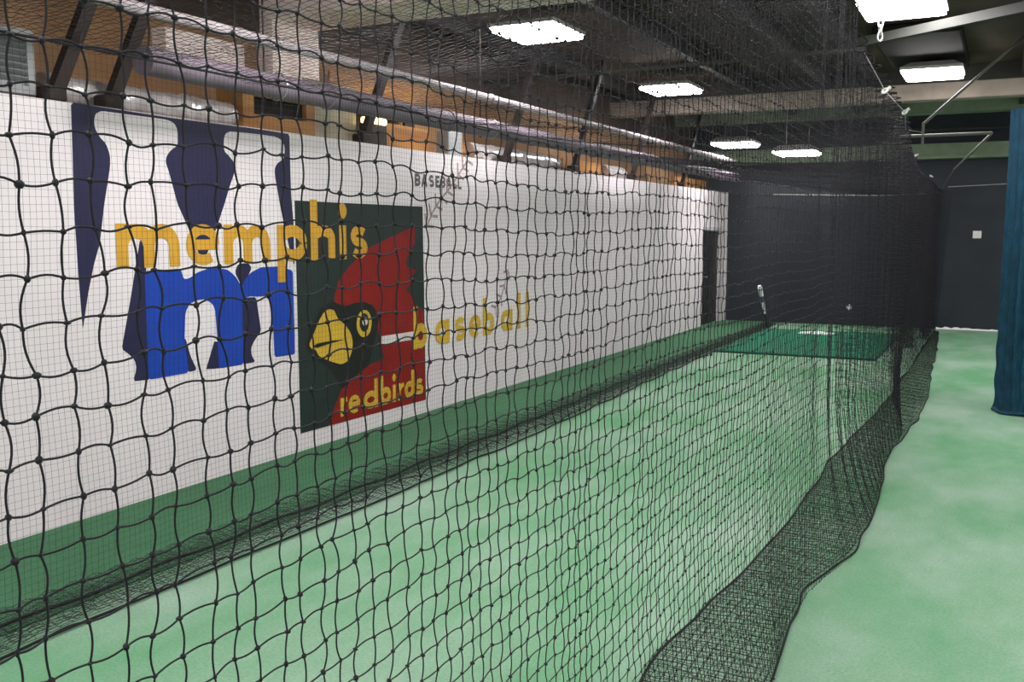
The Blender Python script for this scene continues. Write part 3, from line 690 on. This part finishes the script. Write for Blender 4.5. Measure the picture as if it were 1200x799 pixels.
# end net behind the mat
xe = []; x = XF + 0.02; p = 0
while x < -1.12: xe.append(x); x += 0.036
xe = np.array(xe); re_ = np.linspace(0.02, 2.60, 46)
Xe, Ze = np.meshgrid(xe, re_, indexing='ij')
Yl = 20.15 + 0.07*np.sin(Xe*9 + 0.6*Ze) 
g = np.stack([Xe + 0.01*np.sin(Ze*5 + Xe*3), Yl, Ze + 0.02*np.sin(Xe*2)], -1)
nm = NetMesh(); nm.tubes(g, 0.0017, 3, (0.92, 0.2, 0.1)); nm.tubes(np.swapaxes(g, 0, 1), 0.0017, 3); nm.build('end_panel', M['net'], endn)
rope([(XF, 20.15, 2.63), (-3.2, 20.15, 2.60), (-2.0, 20.15, 2.57), (-1.1, 20.15, 2.62)], 0.012, 'top_rope', endn, M['steel'])

# gathered dark net folds hanging at the end of the side net
def bundle(x, y, ztop, rad, label, lean=0.0, n=70, name='gathered_net'):
    t = thing(name, label, 'net', (x, y, 0))
    K = 26; zz = np.linspace(0.02, ztop, K)[None]
    a = rng.random((n, 1)) * 2 * PI; r = rad * np.sqrt(rng.random((n, 1)))
    prof = 0.75 + 0.45 * np.clip(1 - zz / ztop, 0, 1) - 0.45 * np.clip((zz - ztop + 0.25) / 0.25, 0, 1)
    P = np.stack([x + lean*(zz/ztop) + r*np.cos(a + 0.5*np.sin(zz*2))*prof + rng.normal(0, 0.004, (n, K)),
                  y + 1.3*r*np.sin(a + 0.4*np.sin(zz*1.5))*prof + rng.normal(0, 0.004, (n, K)), zz + 0*a], -1)
    nm = NetMesh(); nm.tubes(P, 0.0019, 3, (0.92, 0.2, 0.1))
    k2 = 40; zr = np.linspace(0.04, ztop - 0.06, k2)[:, None]; th = np.linspace(0, 2*PI, 19)[None]
    pr = 0.75 + 0.45*(1 - zr/ztop)
    R = rad * pr * (1 + 0.18*np.sin(3*th + zr*2))
    P = np.stack([x + lean*(zr/ztop) + R*np.cos(th), y + 1.3*R*np.sin(th), zr + 0.02*np.sin(2*th + zr*7)], -1)
    nm.tubes(P, 0.0017, 3); nm.build('net_folds', M['net_highlight'], t)
    rope([(x + lean, y, ztop - 0.06), (x + lean, y, ztop)], 0.012, 'top_loop', t)
    return t
bundle(-1.33, 17.0, 3.06, 0.07, 'slim gathered dark net hanging from the lower silver clip')
bundle(-1.19, 18.5, 2.80, 0.10, 'gathered dark net hanging in folds behind the slim one, left of the aisle')
# dark net flap whose slanting edge hangs over the aisle
vv = np.linspace(0, 1, 40)[:, None]; uu = np.linspace(0, 1, 16)[None]
xr = -1.08 + 0.17 * vv; xl = -1.34 + 0 * vv
Xq = xl + (xr - xl) * uu; Zq = 0.03 + (2.70 - 0.03) * vv - 0.07*uu*vv; Yq = 19.8 + 0.05*np.sin(uu*14 + vv*2)
g = np.stack([Xq, Yq + 0*vv, Zq], -1)
nm = NetMesh(); nm.tubes(g, 0.0020, 3); nm.tubes(np.swapaxes(g, 0, 1), 0.0020, 3, (0.92, 0.2, 0.1)); 
g2 = g.copy(); g2[..., 1] += 0.05; g2[..., 0] += 0.006; nm.tubes(g2, 0.0020, 3); nm.tubes(np.swapaxes(g2, 0, 1), 0.0020, 3, (0.92, 0.2, 0.1))
nm.build('end_flap', M['net'], cage)

# support cable, clips, chain, pipes at the right
tag(MB().tube([(-0.86, 6.75, 3.03), (-0.74, 6.88, 2.80), (-0.73, 8.17, 2.80), (-0.86, 9.8, 2.82), (-1.02, 13.85, 3.16)], 0.003, 6).build('support_cable', M['steel'], None, True),
    'thin steel cable with two silver hooks beside the top edge of the near net', 'cable')
tag(MB().tube([(-1.0, 20.3, 2.72), (0.1, 20.3, 2.76), (4.14, 20.3, 2.95)], 0.007, 6).build('support_cable', M['steel'], None, True),
    'thin horizontal cable crossing in front of the dark back wall', 'cable')
def clip(x, y, z, label, tilt):
    t = thing('snap_hook', label, 'clip', (x, y, z), 'silver snap hooks on the net cable')
    ring = [(x + 0.018*math.cos(a)*math.cos(tilt) - 0.010*math.sin(a)*math.sin(tilt), y + 0.004*math.sin(a), z + 0.018*math.cos(a)*math.sin(tilt) + 0.010*math.sin(a)*math.cos(tilt)) for a in [2*PI*k/16 for k in range(17)]]
    MB().tube(ring, 0.008, 6, False).build('hook', M['white_plastic'], t, True)
    c_, s_ = math.cos(tilt), math.sin(tilt)
    MB().tube([(x + 0.018*c_, y, z + 0.018*s_), (x + 0.042*c_, y, z + 0.042*s_)], 0.011, 8).build('swivel', M['white_plastic'], t, True)
clip(-0.74, 6.88, 2.80, 'silver snap hook on the cable beside the net, just below the right-hand lights', 0.6)
clip(-0.73, 8.17, 2.80, 'second silver snap hook on the cable, below and right of the first', 0.7)
clip(-1.33, 17.0, 3.09, 'silver snap hook holding the slim gathered net', 0.4)
clip(-1.19, 18.5, 2.84, 'silver snap hook holding the far gathered net folds', -0.5)
t = thing('hanging_chain', 'short silver chain hanging from the ceiling light cut by the top edge', 'chain', (-1.14, 10.0, 3.68))
for i in range(5):
    cz = 3.955 - i*0.062; rot = (i % 2) * PI/2 + 0.5
    ring = [(-1.14 + 0.022*math.sin(a)*math.cos(rot), 10.0 + 0.022*math.sin(a)*math.sin(rot), cz + 0.042*math.cos(a)) for a in [2*PI*k/14 for k in range(15)]]
    MB().tube(ring, 0.0085, 6, False).build('chain_link', M['steel'], t, True)
t = thing('hanging_rack', 'thin grey pipe rack hanging under the ceiling over the aisle', 'pipe rack', (-1.02, 14.0, 3.0))
MB().tube([(-1.30, 14.0, 3.13), (-0.21, 14.0, 3.13)], 0.020, 8).build('crossbar', M['dull_steel'], t, True)
MB().tube([(-1.02, 14.0, 3.02), (-1.02, 14.0, 3.30)], 0.016, 8).build('upright', M['dull_steel'], t, True)
MB().tube([(-1.02, 14.0, 3.28), (0.10, 14.0, ZC)], 0.018, 8).build('brace', M['dull_steel'], t, True)
MB().tube([(-0.21, 14.0, 3.13), (-0.76, 17.0, 2.86)], 0.017, 8).build('brace', M['dull_steel'], t, True)
MB().tube([(-0.76, 17.0, 2.86), (-1.09, 19.9, 2.66)], 0.008, 8).build('tie_wire', M['dull_steel'], t, True)

# ------------------------------------------------------------------ teal blue curtain bundle at the right edge
t = thing('gathered_curtain', 'teal blue gathered mesh curtain standing at the right edge of the picture', 'curtain', (0.36, 11.5, 0))
rings = []; nA = 160; K = 90
for k in range(K + 1):
    f = k / K; z = 0.012 + f * 3.12; ring = []
    for i in range(nA):
        a = 2*PI*i/nA
        amp = 0.016 + 0.008*math.sin(z*1.7)
        r = 0.335 + amp*math.sin(23*a + 0.5*math.sin(z*2.2)) + 0.008*math.sin(9*a + z) + 0.007*math.sin(z*23 + 4*math.sin(a*5 + z))*(1 - f)
        r *= 1.0 + 0.05*max(0, 0.08 - z)/0.08
        ring.append((0.335 + r*math.cos(a)*1.0, 11.5 + r*math.sin(a)*0.8, z))
    rings.append(ring)
MB().loft(rings).build('curtain_folds', M['curtain'], t, True)
hem = [(0.335 + 0.355*math.cos(a)*(1 + 0.03*math.sin(7*a)), 11.5 + 0.29*math.sin(a)*(1 + 0.03*math.sin(7*a)), 0.022 + 0.008*math.sin(a*6)) for a in [2*PI*k/60 for k in range(61)]]
MB().tube(hem, 0.020, 8, False).build('hem', M['curtain'], t, True)
MB().tube([(0.335, 11.5, 3.12), (0.335, 11.5, ZC)], 0.03, 10).build('hanger_pole', M['channel'], t, True)

# ------------------------------------------------------------------ camera, world, view
for o in ROOTS:
    if '_o' in o.keys(): del o['_o']
for o in bpy.data.objects:
    if '_o' in o.keys(): del o['_o']
w = bpy.data.worlds.new('World'); bpy.context.scene.world = w; w.use_nodes = True
w.node_tree.nodes['Background'].inputs[0].default_value = (0.5, 0.55, 0.6, 1); w.node_tree.nodes['Background'].inputs[1].default_value = 0.05
cam = bpy.data.cameras.new('Camera'); co = bpy.data.objects.new('Camera', cam); C.objects.link(co)
cam.sensor_width = 36; cam.lens = 34.5; cam.clip_start = 0.05
co.location = (0, 0, 1.9); co.rotation_euler = (math.radians(90 - 6.40), 0, math.radians(26.54))
sc = bpy.context.scene; sc.camera = co
vs_ = sc.view_settings; vs_.view_transform = 'Standard'; vs_.look = 'None'; vs_.gamma = 1; vs_.use_curve_mapping = False
vs_.exposure = 1.42
